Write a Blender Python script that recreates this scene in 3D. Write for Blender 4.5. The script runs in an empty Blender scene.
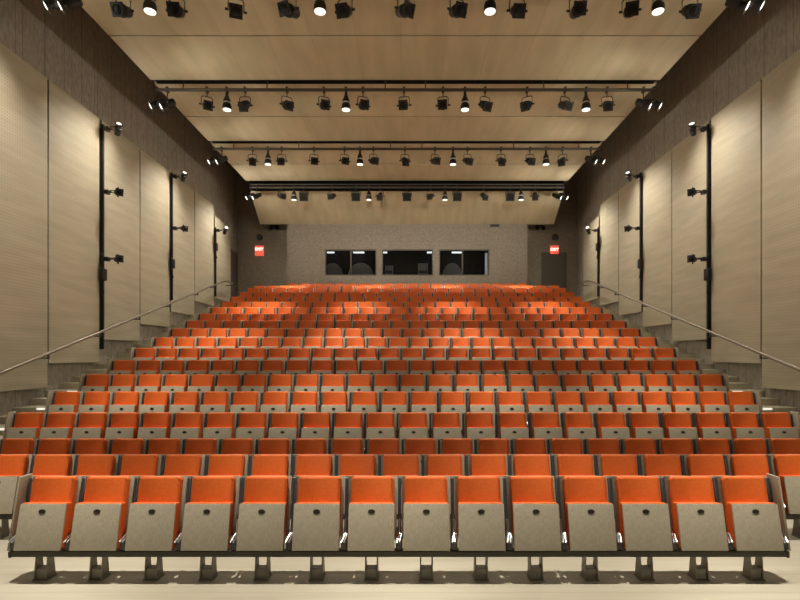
import bpy, bmesh, math, random
from mathutils import Vector, Matrix
random.seed(7)
S = bpy.context.scene
COL = S.collection
PI = math.pi

# ------------------------------------------------------------------ camera, world, exposure, lights
FPX, EYE, CX, HY = 500.0, 2.177, 0.1, 354.0        # focal length in pixels of an 800 wide frame, eye height, camera x, horizon row
cam = bpy.data.cameras.new('camera'); cam.sensor_width = 36.0; cam.lens = FPX / 800 * 36
cam.shift_x = -9.3 / 800; cam.shift_y = 54.0 / 800
camo = bpy.data.objects.new('camera', cam); COL.objects.link(camo)
camo.location = (CX, 0, EYE); camo.rotation_euler = (PI / 2, 0, 0)
S.camera = camo
w = bpy.data.worlds.new('world'); S.world = w; w.use_nodes = True
w.node_tree.nodes['Background'].inputs[0].default_value = (0.02, 0.018, 0.015, 1)
w.node_tree.nodes['Background'].inputs[1].default_value = 1.0
S.view_settings.view_transform = 'Standard'; S.view_settings.look = 'None'
S.view_settings.gamma = 1.0; S.view_settings.use_curve_mapping = False
S.view_settings.exposure = 0.0

WARM = (1.0, 0.91, 0.79)
def spot(pos, aim, energy, deg, blend=0.8, size=0.08, color=WARM):
    l = bpy.data.lights.new('spot_beam', 'SPOT'); l.energy = energy; l.color = color
    l.spot_size = math.radians(deg); l.spot_blend = blend; l.shadow_soft_size = size
    o = bpy.data.objects.new('spot_beam', l); COL.objects.link(o)
    o.location = pos
    o.rotation_euler = (Vector(aim) - Vector(pos)).to_track_quat('-Z', 'Y').to_euler()
    return o
PIPE_D = [9.2, 12.9, 16.62, 20.45]
PAR_X = [-4.68, -1.56, 1.58, 4.68]
E_PAR, E_SPILL, E_WALL, E_UP, E_STAGE, E_BOOTH = 4200, 85, 430, 360, 190, 300
for d in [5.45] + PIPE_D:                        # the downlights of every lighting pipe
    for x in PAR_X:
        spot((x, d, 8.46), (x, d - 0.75, 1.2), E_PAR, 37, 1.0, 0.06)
        spot((x, d, 8.44), (x, d - 0.25, 0), E_SPILL, 155, 1.0, 0.06)
for d in [5.45] + PIPE_D:                        # the pair of wall washers at both ends of every pipe
    for s in (-1, 1):
        spot((s * 6.2, d - 0.12, 8.45), (s * 8.6, d - 0.8, 4.6), E_WALL, 105, 1.0, 0.06)
for d in (8.9, 12.53, 16.19, 19.84):             # pole-top uplights, plus an added beam across to brighten the far wall
    for s in (-1, 1):
        spot((s * 7.2, d - 0.1, 8.05), (-s * 7.8, d - 0.6, 9.4), E_UP, 76, 1.0, 0.08)
        spot((s * 7.2, d - 0.1, 8.05), (s * 4.0, d + 0.5, 9.3), 150 if d > 19 else 70, 140, 1.0, 0.08)
for x in (-4.0, -1.4, 1.4, 4.0):        # beams added at the third pipe to brighten the booth wall
    spot((x, 16.75, 8.42), (x * 0.95, 22.3, 6.2), E_BOOTH, 84, 1.0, 0.08)
for x in (-5.0, -2.5, 0.0, 2.5, 5.0):            # unseen stage lights, added behind the camera to brighten the front row
    spot((x, -1.5, 8.6), (x * 0.75, 5.0, 0.3), E_STAGE, 36, 1.0, 0.25)

# ------------------------------------------------------------------ helpers
class MB:
    """collects shapes; build() links them as ONE mesh object"""
    def __init__(s): s.bm = bmesh.new()
    def _add(s, verts, faces, mat=None, smooth=False, mi=0):
        vs = [s.bm.verts.new(mat @ Vector(v) if mat else Vector(v)) for v in verts]
        for f in faces:
            try:
                fc = s.bm.faces.new([vs[i] for i in f]); fc.smooth = smooth; fc.material_index = mi
            except ValueError: pass
        return vs
    def box(s, x0, x1, y0, y1, z0, z1, mat=None, bev=0.0, seg=2, mi=0):
        b = bmesh.new()
        vs = [b.verts.new((x, y, z)) for x in (x0, x1) for y in (y0, y1) for z in (z0, z1)]
        for f in ((0, 1, 3, 2), (4, 6, 7, 5), (0, 4, 5, 1), (2, 3, 7, 6), (0, 2, 6, 4), (1, 5, 7, 3)): b.faces.new([vs[i] for i in f])
        if bev > 0:
            bmesh.ops.bevel(b, geom=list(b.edges), offset=bev, segments=seg, profile=0.5, affect='EDGES')
            for f in b.faces: f.smooth = True
        s.merge(b, mat, mi); return s
    def merge(s, b, mat=None, mi=0):
        bmesh.ops.recalc_face_normals(b, faces=list(b.faces))
        b.verts.index_update(); mp = [s.bm.verts.new(mat @ v.co if mat else v.co) for v in b.verts]
        for f in b.faces:
            n = s.bm.faces.new([mp[v.index] for v in f.verts]); n.smooth = f.smooth; n.material_index = mi
        b.free()
    def prism(s, poly, axis, a, b_, mat=None, bev=0.0, mi=0):
        """poly: 2D outline; axis x: poly is (y,z), axis y: (x,z), axis z: (x,y); extruded a..b_"""
        b = bmesh.new(); n = len(poly)
        def P(p, t): return {'x': (t, p[0], p[1]), 'y': (p[0], t, p[1]), 'z': (p[0], p[1], t)}[axis]
        lo = [b.verts.new(P(p, a)) for p in poly]; hi = [b.verts.new(P(p, b_)) for p in poly]
        b.faces.new(lo); b.faces.new(hi[::-1])
        for i in range(n): b.faces.new([lo[i], lo[(i + 1) % n], hi[(i + 1) % n], hi[i]])
        if bev > 0:
            bmesh.ops.recalc_face_normals(b, faces=list(b.faces))
            bmesh.ops.bevel(b, geom=list(b.edges), offset=bev, segments=2, profile=0.5, affect='EDGES')
            for f in b.faces: f.smooth = True
        s.merge(b, mat, mi); return s
    def tube(s, pts, r, n=8, mat=None, mi=0):
        b = bmesh.new(); rings = []
        pts = [Vector(p) for p in pts]
        for i, p in enumerate(pts):
            if i == 0: d = pts[1] - p
            elif i == len(pts) - 1: d = p - pts[i - 1]
            else: d = (p - pts[i - 1]).normalized() + (pts[i + 1] - p).normalized()
            q = d.to_track_quat('Z', 'Y')
            rings.append([b.verts.new(p + q @ Vector((r * math.cos(2 * PI * k / n), r * math.sin(2 * PI * k / n), 0))) for k in range(n)])
        for i in range(len(rings) - 1):
            for k in range(n):
                f = b.faces.new([rings[i][k], rings[i][(k + 1) % n], rings[i + 1][(k + 1) % n], rings[i + 1][k]]); f.smooth = True
        b.faces.new(rings[0][::-1]); b.faces.new(rings[-1])
        s.merge(b, mat, mi); return s
    def lathe(s, prof, n=16, mat=None, mi=0):
        """prof: (radius, z) pairs turned round the z axis"""
        b = bmesh.new(); rings = []
        for r, z in prof:
            rings.append([b.verts.new((max(r, 1e-4) * math.cos(2 * PI * k / n), max(r, 1e-4) * math.sin(2 * PI * k / n), z)) for k in range(n)])
        for i in range(len(rings) - 1):
            for k in range(n):
                f = b.faces.new([rings[i][k], rings[i][(k + 1) % n], rings[i + 1][(k + 1) % n], rings[i + 1][k]]); f.smooth = True
        b.faces.new(rings[0][::-1]); b.faces.new(rings[-1])
        s.merge(b, mat, mi); return s
    def mesh(s, name, mats):
        me = bpy.data.meshes.new(name); s.bm.to_mesh(me); s.bm.free()
        for m in (mats if isinstance(mats, (list, tuple)) else [mats]): me.materials.append(m)
        try: me.set_sharp_from_angle(angle=math.radians(40))
        except Exception: pass
        return me
    def build(s, name, mats, parent=None, loc=(0, 0, 0)):
        return link(name, s.mesh(name, mats), parent, loc)
def link(name, data, parent=None, loc=(0, 0, 0), rot=None):
    o = bpy.data.objects.new(name, data); COL.objects.link(o)
    o.location = loc
    if rot: o.rotation_euler = rot
    if parent: o.parent = parent
    return o
def tag(o, label=None, cat=None, group=None, kind=None):
    if label: o['label'] = label
    if cat: o['category'] = cat
    if group: o['group'] = group
    if kind: o['kind'] = kind
    return o
def thing(name, label, cat, loc=(0, 0, 0), group=None, rz=0):
    o = bpy.data.objects.new(name, None); COL.objects.link(o); o.empty_display_size = 0.1
    o.location = loc; o.rotation_euler = (0, 0, rz)
    return tag(o, label, cat, group)
def struct(o): o['kind'] = 'structure'; return o
ONES = 'first second third fourth fifth sixth seventh eighth ninth tenth eleventh twelfth thirteenth fourteenth fifteenth sixteenth seventeenth eighteenth nineteenth twentieth'.split()
def nth(i): return ONES[i] if i < 20 else 'twenty-' + ONES[i - 20]
def side_nth(i, n):
    """i-th of n, counted from the nearer end"""
    if i < (n + 1) // 2: return nth(i) + ' from the left'
    return nth(n - 1 - i) + ' from the right'
def px(x, d): return (x - 409.3) / FPX * d + CX
def pz(y, d): return EYE + (HY - y) / FPX * d

# ------------------------------------------------------------------ materials
def base(name, col, rough=0.6, metal=0.0, spec=0.5):
    m = bpy.data.materials.new(name); m.use_nodes = True
    p = m.node_tree.nodes['Principled BSDF']
    p.inputs['Base Color'].default_value = (*col, 1); p.inputs['Roughness'].default_value = rough
    p.inputs['Metallic'].default_value = metal
    p.inputs['Specular IOR Level'].default_value = spec
    return m, m.node_tree, p
def noise_mat(name, c1, c2, scale, stretch=(1, 1, 1), rough=0.6, detail=4, bump=0.0, spec=0.4, lo=0.35, hi=0.65):
    m, t, p = base(name, c1, rough, 0, spec); N, L = t.nodes, t.links
    tc = N.new('ShaderNodeTexCoord'); mp = N.new('ShaderNodeMapping'); mp.inputs['Scale'].default_value = stretch
    nz = N.new('ShaderNodeTexNoise'); nz.inputs['Scale'].default_value = scale; nz.inputs['Detail'].default_value = detail
    cr = N.new('ShaderNodeValToRGB'); cr.color_ramp.elements[0].position = lo; cr.color_ramp.elements[1].position = hi
    cr.color_ramp.elements[0].color = (*c1, 1); cr.color_ramp.elements[1].color = (*c2, 1)
    L.new(tc.outputs['Object'], mp.inputs['Vector']); L.new(mp.outputs['Vector'], nz.inputs['Vector'])
    L.new(nz.outputs['Fac'], cr.inputs['Fac']); L.new(cr.outputs['Color'], p.inputs['Base Color'])
    if bump:
        b = N.new('ShaderNodeBump'); b.inputs['Strength'].default_value = bump; b.inputs['Distance'].default_value = 0.01
        L.new(nz.outputs['Fac'], b.inputs['Height']); L.new(b.outputs['Normal'], p.inputs['Normal'])
    return m
def line_mask(t, src, comp, period, width, offset=0.0):
    """1 on thin lines of one coordinate"""
    N, L = t.nodes, t.links
    sp = N.new('ShaderNodeSeparateXYZ'); L.new(src, sp.inputs[0])
    a = N.new('ShaderNodeMath'); a.operation = 'ADD'; L.new(sp.outputs[comp], a.inputs[0]); a.inputs[1].default_value = offset + 1000 * period
    md = N.new('ShaderNodeMath'); md.operation = 'MODULO'; L.new(a.outputs[0], md.inputs[0]); md.inputs[1].default_value = period
    ls = N.new('ShaderNodeMath'); ls.operation = 'LESS_THAN'; L.new(md.outputs[0], ls.inputs[0]); ls.inputs[1].default_value = width
    return ls.outputs[0]
def lined(m, lines, dark):
    """seams between boards / sheets, as a darker line in the surface"""
    t = m.node_tree; N, L = t.nodes, t.links; p = N['Principled BSDF']
    tc = N.new('ShaderNodeTexCoord'); prev = p.inputs['Base Color'].links[0].from_socket
    for comp, per, wd, off in lines:
        k = line_mask(t, tc.outputs['Object'], comp, per, wd, off)
        mx = N.new('ShaderNodeMix'); mx.data_type = 'RGBA'; L.new(k, mx.inputs['Factor'])
        L.new(prev, mx.inputs['A']); mx.inputs['B'].default_value = (*dark, 1); prev = mx.outputs['Result']
    L.new(prev, p.inputs['Base Color']); return m
def emit(name, col, strength):
    m, t, p = base(name, col, 0.4); p.inputs['Emission Color'].default_value = (*col, 1); p.inputs['Emission Strength'].default_value = strength
    return m
M_ORANGE = noise_mat('orange_upholstery', (0.62, 0.115, 0.016), (0.69, 0.14, 0.021), 60, rough=0.5, bump=0.05, spec=0.35)
M_WOOD = noise_mat('pale_laminate', (0.33, 0.295, 0.215), (0.415, 0.375, 0.28), 9, (16, 16, 0.7), rough=0.5)
M_DARK = base('dark_standard', (0.055, 0.06, 0.066), 0.45)[0]
M_STEEL = base('brown_grey_steel', (0.05, 0.043, 0.03), 0.5, 0.2)[0]
M_PED = base('grey_cast_pedestal', (0.20, 0.18, 0.135), 0.5, 0.2)[0]
M_CHROME = base('chrome', (0.7, 0.7, 0.69), 0.32, 1.0)[0]
M_PLATE = base('dark_number_plate', (0.05, 0.04, 0.028), 0.4, 0.3)[0]
M_FLOOR = lined(noise_mat('pale_stage_boards', (0.315, 0.295, 0.225), (0.365, 0.34, 0.265), 2.5, (0.25, 3, 1), rough=0.45), [(1, 0.38, 0.006, 0.0)], (0.27, 0.25, 0.185))
M_TIER = noise_mat('pale_terrace_boards', (0.44, 0.40, 0.30), (0.51, 0.47, 0.36), 3, (1, 1, 4), rough=0.55)
M_CONC = lined(noise_mat('board_marked_concrete', (0.28, 0.252, 0.208), (0.37, 0.335, 0.28), 13, (1, 1, 0.5), rough=0.85, detail=8, bump=0.3), [(1, 0.62, 0.015, 0.2), (1, 0.85, 0.012, 0.05)], (0.15, 0.13, 0.105))
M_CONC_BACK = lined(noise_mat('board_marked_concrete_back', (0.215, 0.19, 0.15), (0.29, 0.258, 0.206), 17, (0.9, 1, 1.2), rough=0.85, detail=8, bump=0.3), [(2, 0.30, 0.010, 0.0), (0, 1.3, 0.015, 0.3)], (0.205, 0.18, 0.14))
M_PANEL = noise_mat('perforated_veneer_panel', (0.40, 0.362, 0.262), (0.475, 0.433, 0.318), 2.2, (1, 0.35, 2.6), rough=0.6, detail=6)
M_CEIL = lined(noise_mat('ceiling_veneer', (0.39, 0.335, 0.215), (0.455, 0.39, 0.26), 1.6, (2.0, 0.4, 1), rough=0.55, detail=5), [(0, 1.0, 0.012, 0.1)], (0.36, 0.28, 0.17))
M_ROOF = base('dark_roof_void', (0.10, 0.09, 0.07), 0.9)[0]
M_BLACK = base('black_lamp_metal', (0.012, 0.012, 0.012), 0.5)[0]
M_VOID = base('matt_black_raceway', (0.006, 0.006, 0.006), 1.0, 0, 0.05)[0]
M_PIPE = base('pipe_steel', (0.09, 0.08, 0.065), 0.5, 0.4)[0]
M_GLASSLENS = base('dark_lens_glass', (0.02, 0.02, 0.02), 0.1)[0]
M_LIT = emit('lit_lens', (1.0, 0.97, 0.9), 1.2)
M_RAIL = base('brushed_rail_metal', (0.36, 0.32, 0.26), 0.35, 0.8)[0]
M_DOOR = base('dark_door', (0.10, 0.085, 0.072), 0.5)[0]
M_FRAME = base('window_frame_metal', (0.10, 0.085, 0.065), 0.5)[0]
M_INT = base('booth_interior', (0.03, 0.03, 0.032), 0.8)[0]
M_BOOTH_GREY = base('booth_grey', (0.20, 0.20, 0.225), 0.8)[0]
M_STRIP = emit('booth_strip_light', (0.95, 0.97, 1.0), 1.3)
M_EXIT = emit('exit_red', (0.85, 0.12, 0.07), 0.8)
M_EXITTXT = emit('exit_letters', (1.0, 0.8, 0.72), 1.6)
M_AISLE = emit('aisle_bar_white', (1.0, 0.95, 0.85), 0.8)
mg, tg, pg = base('booth_glass', (0.8, 0.85, 0.85), 0.03)
pg.inputs['Transmission Weight'].default_value = 1.0; pg.inputs['IOR'].default_value = 1.1
M_GLASS = mg
# perforation of the wall panels: rows of small holes
t = M_PANEL.node_tree; N, L = t.nodes, t.links; p = N['Principled BSDF']
tc = N.new('ShaderNodeTexCoord'); prev = p.inputs['Base Color'].links[0].from_socket
ky = line_mask(t, tc.outputs['Object'], 1, 0.064, 0.022); kz = line_mask(t, tc.outputs['Object'], 2, 0.064, 0.022)
mu = N.new('ShaderNodeMath'); mu.operation = 'MULTIPLY'; L.new(ky, mu.inputs[0]); L.new(kz, mu.inputs[1])
mx = N.new('ShaderNodeMix'); mx.data_type = 'RGBA'; L.new(mu.outputs[0], mx.inputs['Factor']); L.new(prev, mx.inputs['A']); mx.inputs['B'].default_value = (0.36, 0.30, 0.205, 1)
L.new(mx.outputs['Result'], p.inputs['Base Color'])

# ------------------------------------------------------------------ the room
PITCH, RISE, TREAD = 0.53, 0.274, 0.896
ROW_D = [4.98, 6.07, 7.22] + [7.22 + TREAD * k for k in range(1, 17)]       # 19 rows, depth of the top of the backs
def row_z(k): return 0.0 if k < 3 else RISE * (k - 2) - (0.06 if k == 17 else 0.12 if k == 18 else 0.0)
def tier_front(k): return ROW_D[k - 1] + 0.17
WX, BACK, TOP = 7.9, 23.2, 11.6
struct(MB().box(-WX, WX, -4, BACK, -0.2, 0).build('floor', M_FLOOR))
tr = MB(); outline = []
for k in range(3, 19):
    z0, z1 = row_z(k - 1), row_z(k)
    y0 = tier_front(k)
    outline += [(y0, z0), (y0, z1)]
outline += [(BACK, row_z(18)), (BACK, 0.0)]
outline[0] = (tier_front(3), 0.0)
tr.prism(outline, 'x', -6.45, 6.45)
struct(tr.build('floor_terrace', M_TIER))
for s, nm in ((-1, 'left'), (1, 'right')):
    st = []; 
    for k in range(3, 19):
        y0, z0, z1 = tier_front(k), row_z(k - 1), row_z(k)
        st += [(y0 - TREAD / 2, z0), (y0 - TREAD / 2, (z0 + z1) / 2), (y0, (z0 + z1) / 2), (y0, z1)]
    st += [(BACK, row_z(18)), (BACK, 0)]
    st[0] = (tier_front(3) - TREAD / 2, 0.0)
    b = MB(); b.prism(st, 'x', s * 6.46, s * WX); struct(b.build('floor_aisle_steps_' + nm, M_TIER))
    struct(MB().box(s * WX, s * (WX + 0.2), -4, BACK + 0.2, -0.2, TOP).build('wall_' + nm, M_CONC))
struct(MB().box(-WX, WX, BACK, BACK + 0.2, -0.2, TOP).build('wall_back', M_CONC_BACK))
struct(MB().box(-WX, WX, -4.2, -4, -0.2, TOP).build('wall_front', M_CONC))
struct(MB().box(-WX - 0.2, WX + 0.2, -4.2, BACK + 0.2, TOP, TOP + 0.2).build('ceiling', M_ROOF))
CZ, CXW = 9.28, 6.6
def ceil_band(y0, y1, seam):
    b = MB()
    for a, c in ((y0, seam - 0.02), (seam + 0.02, y1)): b.box(-CXW, CXW, a, c, CZ, CZ + 0.1)
    b.box(-CXW, CXW, y0, y1, CZ + 0.1, CZ + 0.12, mi=1)
    struct(b.build('ceiling_panel', [M_CEIL, M_VOID]))
ceil_band(-1.8, 1.8, 0.0); ceil_band(1.95, 5.5, 3.7); ceil_band(5.7, 9.2, 7.4); ceil_band(9.42, 12.96, 11.16); ceil_band(13.14, 16.67, 14.95); ceil_band(16.87, 20.5, 18.7)
struct(MB().prism([(20.9, 8.99), (22.33, 7.97), (22.33, 8.09), (20.9, 9.11)], 'x', -6.56, 6.56).build('ceiling_panel', M_CEIL))

# control booth: a wall with three window openings
BD = 22.33; bx0, bx1 = px(287, BD), px(527.5, BD)
wins = [(px(325, BD), px(376.5, BD), [px(350.7, BD)]), (px(382, BD), px(433, BD), []), (px(439, BD), px(489.5, BD), [px(462.5, BD)])]
wz0, wz1 = pz(275.5, BD), pz(249.3, BD)
fl = row_z(18)
b = MB()
b.box(bx0, bx1, BD, BD + 0.15, fl, wz0); b.box(bx0, bx1, BD, BD + 0.15, wz1, 9.2)
xs = [bx0] + [v for wn in wins for v in wn[:2]] + [bx1]
for i in range(0, len(xs), 2): b.box(xs[i], xs[i + 1], BD, BD + 0.15, wz0, wz1)
b.box(bx0, bx0 + 0.15, BD + 0.15, BACK, fl, 9.2); b.box(bx1 - 0.15, bx1, BD + 0.15, BACK, fl, 9.2)
struct(b.build('wall_booth', M_CONC_BACK))
struct(MB().box(bx0 + 0.16, bx1 - 0.16, BACK - 0.06, BACK - 0.01, fl, 8.0).build('wall_booth_back', M_INT))
struct(MB().box(bx0 + 0.16, bx1 - 0.16, BD + 0.16, BACK - 0.07, 7.0, 7.1).build('ceiling_booth', M_INT))
for i, (x0, x1, mull) in enumerate(wins):
    f = MB(); t_ = 0.045
    f.box(x0, x1, BD + 0.02, BD + 0.10, wz0, wz0 + t_); f.box(x0, x1, BD + 0.02, BD + 0.10, wz1 - t_, wz1)
    f.box(x0, x0 + t_, BD + 0.02, BD + 0.10, wz0 + t_, wz1 - t_); f.box(x1 - t_, x1, BD + 0.02, BD + 0.10, wz0 + t_, wz1 - t_)
    for mxx in mull: f.box(mxx - 0.03, mxx + 0.03, BD + 0.02, BD + 0.10, wz0 + t_, wz1 - t_)
    wf = struct(f.build('window_%d' % (i + 1), M_FRAME))
    MB().box(x0 + 0.02, x1 - 0.02, BD + 0.055, BD + 0.065, wz0 + 0.02, wz1 - 0.02).build('pane', M_GLASS, wf)

# doors
dx0, dx1, dz1 = px(543, BACK), px(565, BACK), pz(254, BACK)
d = struct(MB().box(dx0, dx1, BACK - 0.04, BACK - 0.005, fl, dz1).build('door_1', M_DOOR))
f = MB(); f.box(dx0 - 0.06, dx0, BACK - 0.06, BACK - 0.005, fl, dz1 + 0.06); f.box(dx1, dx1 + 0.06, BACK - 0.06, BACK - 0.005, fl, dz1 + 0.06); f.box(dx0, dx1, BACK - 0.06, BACK - 0.005, dz1, dz1 + 0.06)
f.build('door_frame', M_FRAME, d)
MB().tube([(dx0 + 0.1, BACK - 0.1, fl + 1.0), (dx0 + 0.22, BACK - 0.1, fl + 1.0)], 0.012).tube([(dx0 + 0.1, BACK - 0.1, fl + 1.0), (dx0 + 0.1, BACK - 0.04, fl + 1.0)], 0.012).build('door_handle', M_CHROME, d)
d = struct(MB().box(-WX + 0.005, -WX + 0.05, 22.05, 23.0, fl, 6.75).build('door_2', M_DOOR))
f = MB(); f.box(-WX + 0.005, -WX + 0.09, 21.95, 22.05, fl, 6.83); f.box(-WX + 0.005, -WX + 0.09, 23.0, 23.08, fl, 6.83); f.box(-WX + 0.005, -WX + 0.09, 22.05, 23.0, 6.75, 6.83)
f.build('door_frame', M_FRAME, d)
MB().tube([(-WX + 0.10, 22.9, fl + 1.0), (-WX + 0.10, 22.78, fl + 1.0)], 0.012).tube([(-WX + 0.10, 22.9, fl + 1.0), (-WX + 0.04, 22.9, fl + 1.0)], 0.012).build('door_handle', M_CHROME, d)

# ------------------------------------------------------------------ wall panels, lighting poles, handrails
PB = [1.017 * (7.07 + 1.83 * i) for i in range(9)]
PZ0 = [0.9, 1.45, 1.97, 2.55, 3.06, 3.58, 4.12, 4.46]
for s, nm in ((-1, 'left'), (1, 'right')):
    for i in range(8):
        top = 8.18 if i < 7 else 7.75
        o = MB().box(s * 7.78, s * 7.84, PB[i] + (0.055 if i in (3, 5, 7) else 0.02), PB[i + 1] - (0.055 if i in (2, 4, 6) else 0.02), PZ0[i], top, bev=0.006, seg=1).build('acoustic_panel', M_PANEL)
        n = 7 - i
        tag(o, 'tall beige veneered acoustic panel on the %s wall, %s' % (nm, 'next to the back wall' if n == 0 else nth(n) + ' from the back wall'), 'wall panel', 'acoustic wall panels')
        bt = MB()                                                       # the battens that carry the panel off the concrete
        bt.box(s * 7.842, s * 7.895, PB[i] + 0.3, PB[i] + 0.36, PZ0[i] + 0.1, top - 0.1); bt.box(s * 7.842, s * 7.895, PB[i + 1] - 0.36, PB[i + 1] - 0.3, PZ0[i] + 0.1, top - 0.1)
        bt.build('batten', M_DARK, o)
    # handrail
    rx = s * 7.55
    dlo, zlo, dhi, zhi = 8.2, 1.475, 20.76, 5.22
    def rail_z(dd): return zlo + (zhi - zlo) * (dd - dlo) / (dhi - dlo)
    h = thing('handrail', 'sloping metal handrail along the %s wall above the aisle steps' % nm, 'handrail', (rx, dlo, zlo), 'handrails')
    O = Vector((rx, dlo, zlo))
    def loc(v): return Vector(v) - O
    MB().tube([loc((rx, dlo, zlo)), loc((rx, dhi - 0.1, rail_z(dhi - 0.1))), loc((rx, dhi + 0.1, zhi + 0.01)), loc((rx, 21.6, zhi + 0.01))], 0.033, 10).build('rail_tube', M_RAIL, h)
    for dd in (8.8, 10.6, 12.38, 14.2, 16.0, 18.1, 19.6, 21.45):
        zz = rail_z(min(dd, dhi))
        bk = MB(); bk.box(-0.012, 0.012, -0.02, 0.02, -0.12, 0.0, Matrix.Translation(loc((rx, dd, zz))))
        bk.tube([loc((rx, dd, zz - 0.1)), loc((s * 7.774, dd, zz - 0.1))], 0.016, 6)
        bk.build('bracket', M_DARK, h)

def aim_matrix(dirv):
    return Vector(dirv).normalized().to_track_quat('Z', 'Y').to_matrix().to_4x4()

# ------------------------------------------------------------------ lamps
BODY = [(0.02, -0.20), (0.07, -0.195), (0.085, -0.17), (0.09, -0.02), (0.105, 0.0), (0.105, 0.05), (0.08, 0.07), (0.08, 0.15), (0.098, 0.16), (0.098, 0.19), (0.08, 0.19), (0.075, 0.17)]
def build_spot(name, label, cat, pos, dirv, group, drop=0.38, lit=False, scale=1.0):
    """profile spot: clamp round the pipe at pos, yoke, turned body"""
    t = thing(name, label, cat, pos, group)
    k = scale
    cl = MB(); cl.box(-0.03, 0.03, -0.06, 0.06, 0.045, 0.06).box(-0.03, 0.03, 0.045, 0.06, -0.06, 0.045).box(-0.03, 0.03, -0.06, 0.06, -0.06, -0.045); cl.tube([(0, 0, -0.05), (0, 0, -drop + 0.2 * k)], 0.013, 6); cl.build('clamp', M_BLACK, t)
    d = Vector(dirv).normalized(); c = Vector((0, 0, -drop))
    hx = Vector((d.y, -d.x, 0))
    hx = hx.normalized() if hx.length > 1e-3 else Vector((1, 0, 0))
    wv = 0.125 * k; top = Vector((0, 0, 0.2 * k))
    y = MB(); y.tube([c + hx * wv - Vector((0, 0, .02)), c + hx * wv + top * .8, c + hx * wv * .75 + top, c - hx * wv * .75 + top, c - hx * wv + top * .8, c - hx * wv - Vector((0, 0, .02))], 0.011, 6)
    y.build('yoke', M_BLACK, t)
    mt = Matrix.Translation(c) @ aim_matrix(d) @ Matrix.Scale(k, 4)
    bd = MB(); bd.lathe(BODY, 14, mt)
    bd.box(-0.105, 0.105, -0.105, 0.105, 0.165, 0.18, mt)
    bd.build('lamp_body', M_BLACK, t)
    MB().lathe([(0.076, 0.172), (0.076, 0.182), (0.05, 0.19)], 14, mt).build('lens', M_LIT if lit else M_GLASSLENS, t)
    for sg in (-1, 1):
        MB().tube([c + hx * sg * (wv + .005), c + hx * sg * (wv + 0.055)], 0.02 * k, 8).build('knob', M_BLACK, t)
    return t
PARP = [(0.018, 0.0), (0.03, -0.02), (0.034, -0.10), (0.055, -0.17), (0.085, -0.25), (0.088, -0.30), (0.088, -0.33), (0.08, -0.35), (0.098, -0.37), (0.105, -0.47), (0.103, -0.50), (0.095, -0.50), (0.09, -0.48)]
def build_par(label, pos, group):
    t = thing('downlight', label, 'downlight', pos, group)
    MB().box(-0.03, 0.03, -0.06, 0.06, 0.045, 0.06).box(-0.03, 0.03, 0.045, 0.06, -0.06, 0.045).box(-0.03, 0.03, -0.06, 0.06, -0.06, -0.045).build('clamp', M_BLACK, t)
    m = Matrix.Translation((0, 0, -0.047)) @ Matrix.Diagonal((1.12, 1.12, 0.93, 1))
    MB().lathe(PARP, 16, m).build('lamp_body', M_BLACK, t)
    MB().lathe([(0.089, -0.298), (0.0905, -0.305), (0.0905, -0.325), (0.089, -0.332)], 16, m).build('trim_ring', M_CHROME, t)
    MB().lathe([(0.093, -0.49), (0.093, -0.505), (0.06, -0.515)], 16, m).build('lens', M_LIT, t)
    return t
def build_box(label, pos, group):
    t = thing('floodlight', label, 'floodlight', pos, group)
    MB().box(-0.03, 0.03, -0.06, 0.06, 0.045, 0.06).box(-0.03, 0.03, 0.045, 0.06, -0.06, 0.045).box(-0.03, 0.03, -0.06, 0.06, -0.06, -0.045).tube([(0, 0, -.05), (0, 0, -0.17)], 0.013, 6).build('clamp', M_BLACK, t)
    MB().tube([(0.19, 0, -0.36), (0.19, 0, -0.2), (0.15, 0, -0.17), (-0.15, 0, -0.17), (-0.19, 0, -0.2), (-0.19, 0, -0.36)], 0.012, 6).build('yoke', M_BLACK, t)
    m = Matrix.Translation((0, 0, -0.37)) @ Matrix.Rotation(0.5, 4, 'X')
    b = MB(); b.box(-0.15, 0.15, -0.10, 0.14, -0.14, 0.14, m, bev=0.012); b.box(-0.175, 0.175, -0.125, -0.10, -0.165, 0.165, m); b.build('lamp_body', M_BLACK, t)
    MB().box(-0.13, 0.13, -0.131, -0.127, -0.12, 0.12, m).build('lens', M_GLASSLENS, t)
    return t
PZ = 8.99
rows = [   # (pipe depth, name, spots x, downlights x, floods x)
    (9.2, 'nearest ceiling pipe', [123, 177, 236, 290, 345, 404, 457, 517, 577, 630, 690], [150, 320, 490, 658], []),
    (12.9, 'second ceiling pipe', [207, 245, 287, 324, 363, 404, 443, 485, 527, 565, 607], [227, 346, 465, 586], []),
    (16.62, 'third ceiling pipe', [252.5, 281.7, 314, 344.5, 373.4, 405, 435, 467.6, 501, 530, 562.5], [268, 360, 453, 546], []),
    (20.45, 'rearmost ceiling pipe', [281.6, 332, 380, 430.6, 484, 535], [294, 369, 445, 521], [304, 356, 407, 457, 510]),
]
rnd = random.Random(3)
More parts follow.
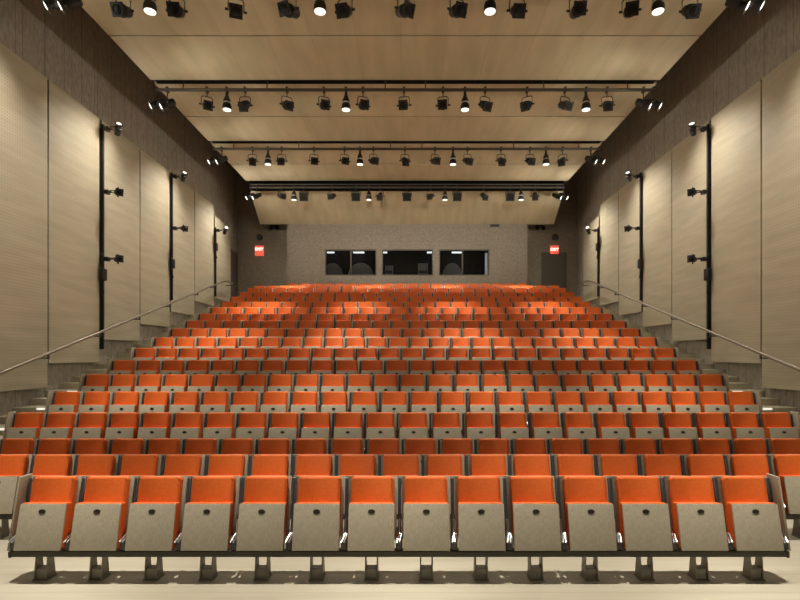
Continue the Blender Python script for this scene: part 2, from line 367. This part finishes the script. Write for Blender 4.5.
for D, nm, sp, pr, fx in rows:
    # the pipe, its hangers and the raceway in the ceiling slot
    pp = thing('lighting_pipe', 'long horizontal steel tube carrying lamps, the ' + nm, 'lighting pipe', (0, D, PZ), 'lighting pipes under the ceiling')
    MB().tube([(-6.42, 0, 0), (6.42, 0, 0)], 0.04, 10).build('pipe', M_PIPE, pp)
    zr = CZ + 0.03 - PZ
    if D < 20: MB().box(-6.5, 6.5, 0.065, 0.235, zr - 0.04, zr + 0.09).build('raceway', M_VOID, pp)
    else:
        MB().box(-6.45, 6.45, 0.07, 0.30, zr - 0.37, zr + 0.10).build('raceway', M_VOID, pp)
        MB().tube([(-6.42, 0.0, 0.12), (6.42, 0.0, 0.12)], 0.03, 8).build('upper_pipe', M_PIPE, pp)
    for hxx in (-5.75, -3.58, -0.52, 0.52, 3.58, 5.75):
        MB().tube([(hxx, 0, 0), (hxx, 0.09, zr - 0.03 if D < 20 else zr - .3)], 0.014, 6).build('hanger', M_BLACK, pp)
    n = len(sp)
    for i, x in enumerate(sp):
        X = px(x, D)
        yaw = rnd.uniform(-0.6, 0.6) - X * 0.06
        build_spot('spotlight', 'black unlit spotlight in a yoke, %s on the %s' % (side_nth(i, n), nm), 'spotlight', (X, D, PZ),
                   (yaw, -1.0, -0.55 + rnd.uniform(-.2, .2)), 'black spotlights on the ceiling pipes', drop=0.50 if D < 10 else 0.40 if D < 20 else 0.36, scale=1.1)
    for i, x in enumerate(pr):
        build_par('black bottle-shaped downlight with lit white lens, %s on the %s' % (side_nth(i, 4), nm), (px(x, D), D, PZ), 'downlights on the ceiling pipes')
    for i, x in enumerate(fx):
        build_box('square black floodlight, %s on the %s' % (side_nth(i, 5), nm), (px(x, D), D, PZ), 'square floodlights')
    for s, sd in ((-1, 'left'), (1, 'right')):          # pair of wall washers
        for j, X in enumerate((6.40, 6.14)):
            build_spot('wall_washer', 'black wall-facing lamp, %s of the pair at the %s end of the %s' % ('outer' if j == 0 else 'inner', sd, nm.replace('ceiling ', '')), 'spotlight',
                       (s * X, D, PZ), (s * 0.8, -0.42, -0.55), 'wall washers at the pipe ends', drop=0.36, lit=True)

# lighting poles on the side walls
for s, sd in ((-1, 'left'), (1, 'right')):
    for i, (D, heights, z0) in enumerate(((PB[3], (7.92, 6.31, 4.60), 2.3), (PB[5], (8.03, 6.32), 3.95), (PB[7], (7.17,), 4.5))):
        pn = ('nearest', 'middle', 'rearmost')[i]
        top = heights[0] + 0.12
        t = thing('lighting_pole', 'black vertical pole between panels on the %s wall, the %s' % (sd, pn), 'lighting pole', (s * 7.73, D, z0), 'lighting poles on the side walls')
        MB().tube([(0, 0, 0), (0, 0, top - z0)], 0.036, 10).build('pole', M_BLACK, t)
        MB().box(-0.05, 0.05, -0.02, 0.02, 0, top - z0 - 0.1, Matrix.Translation((s * 0.09, 0, 0))).build('wall_channel', M_DARK, t)
        zj = {0: 4.25, 1: 5.2, 2: 6.55}[i] - z0
        MB().box(-0.05 - s * 0.045, 0.05 - s * 0.045, -0.16, 0.04, zj - 0.2, zj + 0.1, bev=0.02).tube([(-s * .02, -0.08, zj + 0.1), (-s * .05, -0.1, zj + 0.42), (0, -0.05, zj + .5)], 0.014, 6).tube([(-s * .02, -0.08, zj - 0.2), (-s * .09, -0.1, zj - 0.5), (0, -0.05, zj - .62)], 0.014, 6).build('junction_box', M_BLACK, t)
        for j, z in enumerate(heights):
            if j == 0: pos_word = 'topmost'
            else: pos_word = 'lower' if (i == 1) else ('middle', 'lowest')[j - 1]
            lit = j == 0
            lab = 'small black wall lamp%s, %s on the %s pole of the %s wall' % (' with lit lens' if lit else '', pos_word, pn, sd)
            l = thing('wall_spotlight', lab, 'spotlight', (s * 7.62, D, z), 'lamps on the wall poles')
            MB().tube([(0, 0, 0), (-s * 0.14, 0, 0)], 0.016, 6).box(-0.05, 0.05, -0.06, 0.06, -0.05, 0.05).build('arm', M_BLACK, l)
            c = Vector((-s * 0.28, 0, 0))
            dv = Vector((-s * 0.5, -0.6, 0.7)) if lit else Vector((-s * 0.7, -0.75, -0.25 if j == 1 else -0.05))
            MB().tube([c + Vector((s * .16, .0, 0)), c + Vector((s * .13, 0.13, 0)), c + Vector((0, 0.15, 0))], 0.011, 6).tube([c + Vector((s * .16, .0, 0)), c + Vector((s * .13, -0.13, 0)), c + Vector((0, -0.15, 0))], 0.011, 6)  .build('yoke', M_BLACK, l)
            for sg in (-1, 1): MB().tube([c + Vector((0, 0, sg * 0.07)), c + Vector((0, 0, sg * 0.125))], 0.018, 8).build('knob', M_BLACK, l)
            m = Matrix.Translation(c) @ aim_matrix(dv) @ Matrix.Scale(0.82, 4)
            b = MB(); b.lathe(BODY, 14, m); b.box(-0.11, 0.11, -0.11, 0.11, 0.165, 0.18, m); b.build('lamp_body', M_BLACK, l)
            MB().lathe([(0.076, 0.172), (0.076, 0.182), (0.05, 0.19)], 14, m).build('lens', M_LIT if lit else M_GLASSLENS, l)

# ------------------------------------------------------------------ seats
LEAN = math.radians(12)
def lean(y, z): return Matrix.Translation((0, y, z)) @ Matrix.Rotation(-LEAN, 4, 'X')
def rounded_rect(w_, h_, r, n=4):
    out = []
    for cx_, cz_, a0 in ((w_ / 2 - r, h_ - r, 0), (-w_ / 2 + r, h_ - r, PI / 2), (-w_ / 2 + r * .4, r * .4, PI), (w_ / 2 - r * .4, r * .4, 1.5 * PI)):
        rr = r if a0 < PI else r * .4
        for k in range(n + 1): out.append((cx_ + rr * math.cos(a0 + k * PI / 2 / n), cz_ + rr * math.sin(a0 + k * PI / 2 / n)))
    return out
def p_shell(b, mi=0):
    b.prism([(-0.239, 0.0), (0.239, 0.0), (0.239, 0.578), (-0.278, 0.578), (-0.278, 0.566), (-0.239, 0.562)], 'y', 0.068, 0.084, lean(-0.117, 0.395), 0.003, mi); return b
def p_cushion(b, mi=0, hi=True): b.prism(rounded_rect(0.428, 0.545, 0.035, 4 if hi else 1), 'y', 0.0, 0.068, lean(-0.108, 0.422), 0.024 if hi else 0.0, mi); return b
def p_pan(b, mi=0): b.prism(rounded_rect(0.445, 0.430, 0.008, 2), 'y', -0.012, 0.006, lean(-0.215, 0.302), 0.003, mi); return b
def p_seat(b, mi=0, hi=True): b.prism(rounded_rect(0.432, 0.424, 0.012, 2 if hi else 1), 'y', 0.006, 0.096, lean(-0.215, 0.318), 0.008 if hi else 0.0, mi); return b
def p_plate(b, mi=0):
    n = 14; b.prism([(0.034 * math.cos(2 * PI * k / n), 0.36 + 0.020 * math.sin(2 * PI * k / n)) for k in range(n)], 'y', -0.0145, -0.012, lean(-0.215, 0.302), 0, mi); return b
def p_upright(b, x=-PITCH / 2, mi=0): b.box(x - 0.015 if x < 0 else x - 0.018, x + 0.021 if x < 0 else x + 0.018, 0.055, 0.10, -0.02, 0.695, lean(-0.143, 0.262), 0.004, 1, mi); return b
def p_pivot(b, x=-PITCH / 2, mi=0):
    b.box(x - 0.03, x + 0.034, -0.185, -0.08, 0.292, 0.395, None, 0.01, 1, mi)
    b.box(x - 0.004, x + 0.010, 0.028, 0.052, 0.055, 0.30, lean(-0.143, 0.262), 0, 1, 1); return b
def p_chrome(b, x=-PITCH / 2, mi=0):
    b.tube([(x - 0.022, -0.202, 0.375), (x + 0.004, -0.12, 0.43), (x + 0.026, -0.12, 0.43), (x + 0.008, -0.202, 0.375)], 0.0085, 8, None, mi); return b
def p_pedestal(b, mi=0):
    for sx in (-1, 1): b.prism([(-0.185, 0.0), (-0.05, 0.0), (-0.08, 0.226), (-0.155, 0.226)], 'x', sx * 0.056 - 0.006, sx * 0.056 + 0.006, None, 0, mi)
    b.box(-0.05, 0.05, -0.165, -0.07, 0.0, 0.11, None, 0.006, 1, mi); b.box(-0.07, 0.07, -0.19, -0.045, 0, 0.012, None, 0, 1, mi); return b
def p_endpanel(b, x, mi=0): b.prism([(-0.19, 0.29), (-0.02, 0.29), (0.06, 0.60), (0.115, 0.962), (-0.045, 0.962)], 'x', x - 0.011, x + 0.011, None, 0.004, mi); return b
ME = dict(backrest_shell=p_shell(MB()).mesh('backrest_shell', M_WOOD), backrest_cushion=p_cushion(MB()).mesh('backrest_cushion', M_ORANGE),
          seat_base=p_pan(MB()).mesh('seat_base', M_WOOD), seat_cushion=p_seat(MB()).mesh('seat_cushion', M_ORANGE),
          number_plate=p_plate(MB()).mesh('number_plate', M_PLATE), upright=p_upright(MB()).mesh('upright', M_DARK),
          pivot_block=p_pivot(MB()).mesh('pivot_block', [M_DARK, M_CHROME]), hinge_arm=p_chrome(MB()).mesh('hinge_arm', M_CHROME), pedestal=p_pedestal(MB()).mesh('pedestal', M_PED))
ME_R = dict(upright=p_upright(MB(), PITCH / 2).mesh('upright', M_DARK), pivot_block=p_pivot(MB(), PITCH / 2).mesh('pivot_block', [M_DARK, M_CHROME]), hinge_arm=p_chrome(MB(), PITCH / 2).mesh('hinge_arm', M_CHROME))
ME_END = {-1: p_endpanel(MB(), -PITCH / 2 - 0.037).mesh('end_panel', M_WOOD), 1: p_endpanel(MB(), PITCH / 2 + 0.037).mesh('end_panel', M_WOOD)}
def seat_xs(k):
    if k == 0: return [(-6.5 + i) * PITCH for i in range(14)]
    if k == 1: return [(-9 + i) * PITCH for i in range(19)]
    if k == 2: return [(-10.5 + i) * PITCH for i in range(22)]
    if k == 18: return [(-9.5 + i) * PITCH * 0.98 for i in range(20)]
    j = 0.1 if k % 2 == 0 else -0.1
    a, e = -6.34, 6.34
    wl, wr = (j - a) / 12, (e - j) / 12
    return [a + wl * (i + .5) for i in range(12)] + [j + wr * (i + .5) for i in range(12)]
GROUP = 'orange tip-up seats of the auditorium'
def make_seat(detail):
    o = bpy.data.objects.new('auditorium_seat', None); COL.objects.link(o); o.empty_display_size = 0.1
    tag(o, None, 'seat', GROUP)
    link('backrest_shell', ME['backrest_shell'], o); link('backrest_cushion', ME['backrest_cushion'], o)
    sb = link('seat_base', ME['seat_base'], o); link('seat_cushion', ME['seat_cushion'], o)
    link('upright', ME['upright'], o); link('pedestal', ME['pedestal'], o)
    if detail: link('number_plate', ME['number_plate'], sb); link('pivot_block', ME['pivot_block'], o); link('hinge_arm', ME['hinge_arm'], o)
    return o
def copy_tree(o, parent=None):
    c = o.copy(); COL.objects.link(c)
    if parent: c.parent = parent
    for ch in o.children: copy_tree(ch, c)
    return c
protos = {True: make_seat(True), False: make_seat(False)}
used = set()
N_SINGLE = 13
for k in range(N_SINGLE):
    xs = seat_xs(k); n = len(xs); det = k < 7
    rown = 'front row' if k == 0 else nth(k) + ' row'
    for i, x in enumerate(xs):
        if det in used: o = copy_tree(protos[det])
        else: o = protos[det]; used.add(det)
        todo = (o, x, k, i)
        o.location = (x, ROW_D[k], row_z(k))
        whole = k not in (1, 2)
        if i == 0 and whole: ps = 'leftmost in the ' + rown
        elif i == n - 1 and whole: ps = 'rightmost in the ' + rown
        elif whole: ps = side_nth(i, n) + ' in the ' + rown
        else: ps = side_nth(i, n) + ' visible in the ' + rown
        if k == 0: ps += ', nearest the stage' if i == -1 else ''
        o['label'] = 'orange tip-up seat with pale wood base, ' + ps
    rl = MB().box(xs[0] - 0.275, xs[-1] + 0.275, -0.045, 0.045, -0.028, 0.028, bev=0.005, seg=1).box(xs[0] - 0.3, xs[0] - 0.27, -0.05, 0.05, -0.035, 0.028, bev=0.006, seg=1).box(xs[-1] + 0.27, xs[-1] + 0.3, -0.05, 0.05, -0.035, 0.028, bev=0.006, seg=1).build('seat_rail', M_STEEL, None, (0, ROW_D[k] - 0.145, row_z(k) + 0.258))
    tag(rl, 'long dark steel rail running under the seats of the ' + rown, 'seat rail', 'steel rails under the seat rows')
# row ends (added after the copying so that only the end seats get them)
for k in range(N_SINGLE):
    if k in (1, 2): continue
    xs = seat_xs(k)
    for o in [o for o in COL.objects if o.name.startswith('auditorium_seat') and abs(o.location.y - ROW_D[k]) < 1e-3]:
        if abs(o.location.x - xs[0]) < 1e-3: link('end_panel', ME_END[-1], o)
        if abs(o.location.x - xs[-1]) < 1e-3:
            link('end_panel', ME_END[1], o); link('upright', ME_R['upright'], o)
            if k < 7: link('pivot_block', ME_R['pivot_block'], o); link('hinge_arm', ME_R['hinge_arm'], o)
# the rows beyond: far, small, one object
tmp = MB()
p_shell(tmp, 0); p_pan(tmp, 0); p_cushion(tmp, 1, False); p_seat(tmp, 1, False); p_upright(tmp, -PITCH / 2, 2); p_pedestal(tmp, 3)
tmp.bm.verts.index_update()
tv = [v.co.copy() for v in tmp.bm.verts]; tf = [([v.index for v in f.verts], f.material_index) for f in tmp.bm.faces]; tmp.bm.free()
verts, faces, mats = [], [], []
for k in range(N_SINGLE, 19):
    for x in seat_xs(k):
        o0 = len(verts); off = Vector((x, ROW_D[k], row_z(k)))
        verts += [v + off for v in tv]
        for f, mi in tf: faces.append([o0 + i for i in f]); mats.append(mi)
me = bpy.data.meshes.new('rear_seats'); me.from_pydata([tuple(v) for v in verts], [], faces); me.polygons.foreach_set('material_index', mats)
for m in (M_WOOD, M_ORANGE, M_DARK, M_PED): me.materials.append(m)
me.update()
tag(link('rear_seats', me), 'mass of distant orange seats filling the rearmost rows below the control booth', 'seats', None, 'stuff')

# small glowing white bars on the aisle steps
for k in range(5, 10):
    for s, sd in ((-1, 'left'), (1, 'right')):
        o = MB().box(-0.11, 0.11, -0.012, 0, -0.045, -0.005, bev=0.003, seg=1).build('aisle_bar', M_AISLE, None, (s * 7.3, tier_front(k), row_z(k)))
        tag(o, 'small bright white bar on the %s aisle step level with the %s row' % (sd, nth(k)), 'aisle light', 'white bars on the steps')

# ------------------------------------------------------------------ back of the room
def exit_sign(label, cx_, cz_, w_, h_):
    t = thing('exit_sign', label, 'exit sign', (cx_, BACK, cz_), 'exit signs')
    MB().box(-w_ / 2, w_ / 2, -0.09, -0.003, -h_ / 2, h_ / 2, bev=0.012, seg=1).build('sign_box', M_EXIT, t)
    cu = bpy.data.curves.new('letters', 'FONT'); cu.body = 'EXIT'; cu.size = w_ * 0.46; cu.extrude = 0.004; cu.offset = 0.006; cu.align_x = 'CENTER'; cu.align_y = 'CENTER'
    cu.materials.append(M_EXITTXT)
    return t, cu
for lab, x, y, hh in (('red lit exit sign alone on the back wall, left of the control booth', 259.7, 251, 0.46), ('red lit exit sign above the dark door right of the booth', 554, 250, 0.38)):
    t, cu = exit_sign(lab, px(x, BACK), pz(y, BACK), 0.39, hh)
    tmpo = bpy.data.objects.new('letters_tmp', cu); COL.objects.link(tmpo); dg = bpy.context.evaluated_depsgraph_get(); lm = bpy.data.meshes.new_from_object(tmpo.evaluated_get(dg)); bpy.data.objects.remove(tmpo)
    o = link('letters', lm, t, (0, -0.094, 0.06 if hh > .4 else 0), (PI / 2, 0, 0))
for lab, x in (('round black speaker on the back wall above the left exit sign', 260), ('round black speaker on the back wall above the right exit sign', 555)):
    t = thing('wall_speaker', lab, 'speaker', (px(x, BACK), BACK, pz(237.5, BACK)), 'round speakers on the back wall')
    m = Matrix.Rotation(PI / 2, 4, 'X')
    MB().lathe([(0.14, 0.003), (0.14, 0.08), (0.12, 0.10), (0.115, 0.085)], 18, m).build('housing', M_BLACK, t)
    MB().lathe([(0.113, 0.084), (0.113, 0.09), (0.05, 0.1)], 18, m).build('grille', M_DARK, t)
for lab, x in (('black twin emergency lamp under the ceiling edge left of the booth', 274.5), ('black twin emergency lamp under the ceiling edge right of the booth', 540)):
    t = thing('emergency_lamp', lab, 'emergency lamp', (px(x, BACK), BACK, pz(227.5, BACK)), 'twin emergency lamps')
    MB().box(-0.2, 0.2, -0.1, -0.003, 0.02, 0.10, bev=0.01, seg=1).build('housing', M_BLACK, t)
    for sx in (-0.13, 0.13):
        m = Matrix.Translation((sx, -0.09, -0.06)) @ Matrix.Rotation(PI / 2 - .4, 4, 'X')
        MB().lathe([(0.03, -0.05), (0.085, -0.02), (0.09, 0.06), (0.08, 0.07)], 14, m).build('lamp_head', M_BLACK, t)
tag(MB().box(-0.2, 0.2, -0.06, -0.002, -0.06, 0.04, bev=0.008, seg=1).build('air_vent', M_BLACK, None, (px(494.5, BD), BD, pz(226, BD) + 0.02)), 'small black vent slot high on the booth wall above the right window', 'vent')
# inside the booth
for lab, x0, x1 in (('white strip light at the far left inside the left booth window', 327, 334), ('white strip light behind the right pane of the left booth window', 353, 364), ('white strip light at the left inside the middle booth window', 382.5, 387), ('white strip light at the right inside the middle booth window', 427, 433), ('white strip light inside the right booth window', 452, 462)):
    dd = BD + 0.45
    tag(MB().box(px(x0, dd), px(x1, dd), dd, dd + 0.12, 6.79, 6.84, bev=0.006, seg=1).build('strip_light', M_STRIP), lab, 'strip light', 'strip lights in the control booth')
for lab, x, rx_, hh in (('grey rounded reflection shape behind the left pane of the left booth window', 333, 10, 0.62), ('grey rounded reflection shape behind the right pane of the left booth window', 361, 13, 0.62), ('grey rounded reflection shape inside the right booth window', 452, 10, 0.62)):
    dd = BD + 0.5; X = px(x, dd); r = rx_ / FPX * dd  # solid grey mounds put in place of reflections in the glass
    o = MB().prism([(X + r * math.cos(a * PI / 12) if 0 < a < 12 else X + r * (1 if a == 0 else -1), wz0 - 0.3 + (hh + .3) * math.sin(a * PI / 12) ** 0.6 if 0 < a < 12 else fl) for a in range(13)], 'y', dd - 0.2, dd + 0.15, None, 0.03).build('reflection_mound', M_BOOTH_GREY)
    tag(o, lab, 'reflection shape', 'reflection shapes in the booth windows')
for lab, x0, x1, zt in (('dark grey equipment rack at the left inside the middle booth window', 385, 393, 6.2), ('dark grey equipment rack at the right inside the middle booth window', 418, 428, 6.3)):
    dd = BD + 0.4
    t = thing('equipment_rack', lab, 'rack', ((px(x0, dd) + px(x1, dd)) / 2, dd, fl), 'equipment racks in the booth'); hw = (px(x1, dd) - px(x0, dd)) / 2
    MB().box(-hw, hw, 0, 0.3, 0, zt - fl, bev=0.01, seg=1).build('cabinet', M_BOOTH_GREY, t)
    for q in range(5): MB().box(-hw + 0.03, hw - 0.03, -0.012, -0.001, 0.9 + q * 0.17, 1.03 + q * 0.17).build('rack_unit', M_DARK, t)
dd = BD + 0.3
tag(MB().box(px(485, dd), px(487.5, dd), dd, dd + 0.05, fl, 6.75, bev=0.008, seg=1).build('glow_post', emit('pale_post_glow', (0.75, 0.77, 0.8), 0.22)), 'pale upright post just inside the right edge of the right booth window', 'post')  # the post is no lamp; a faint glow in its material brightens it
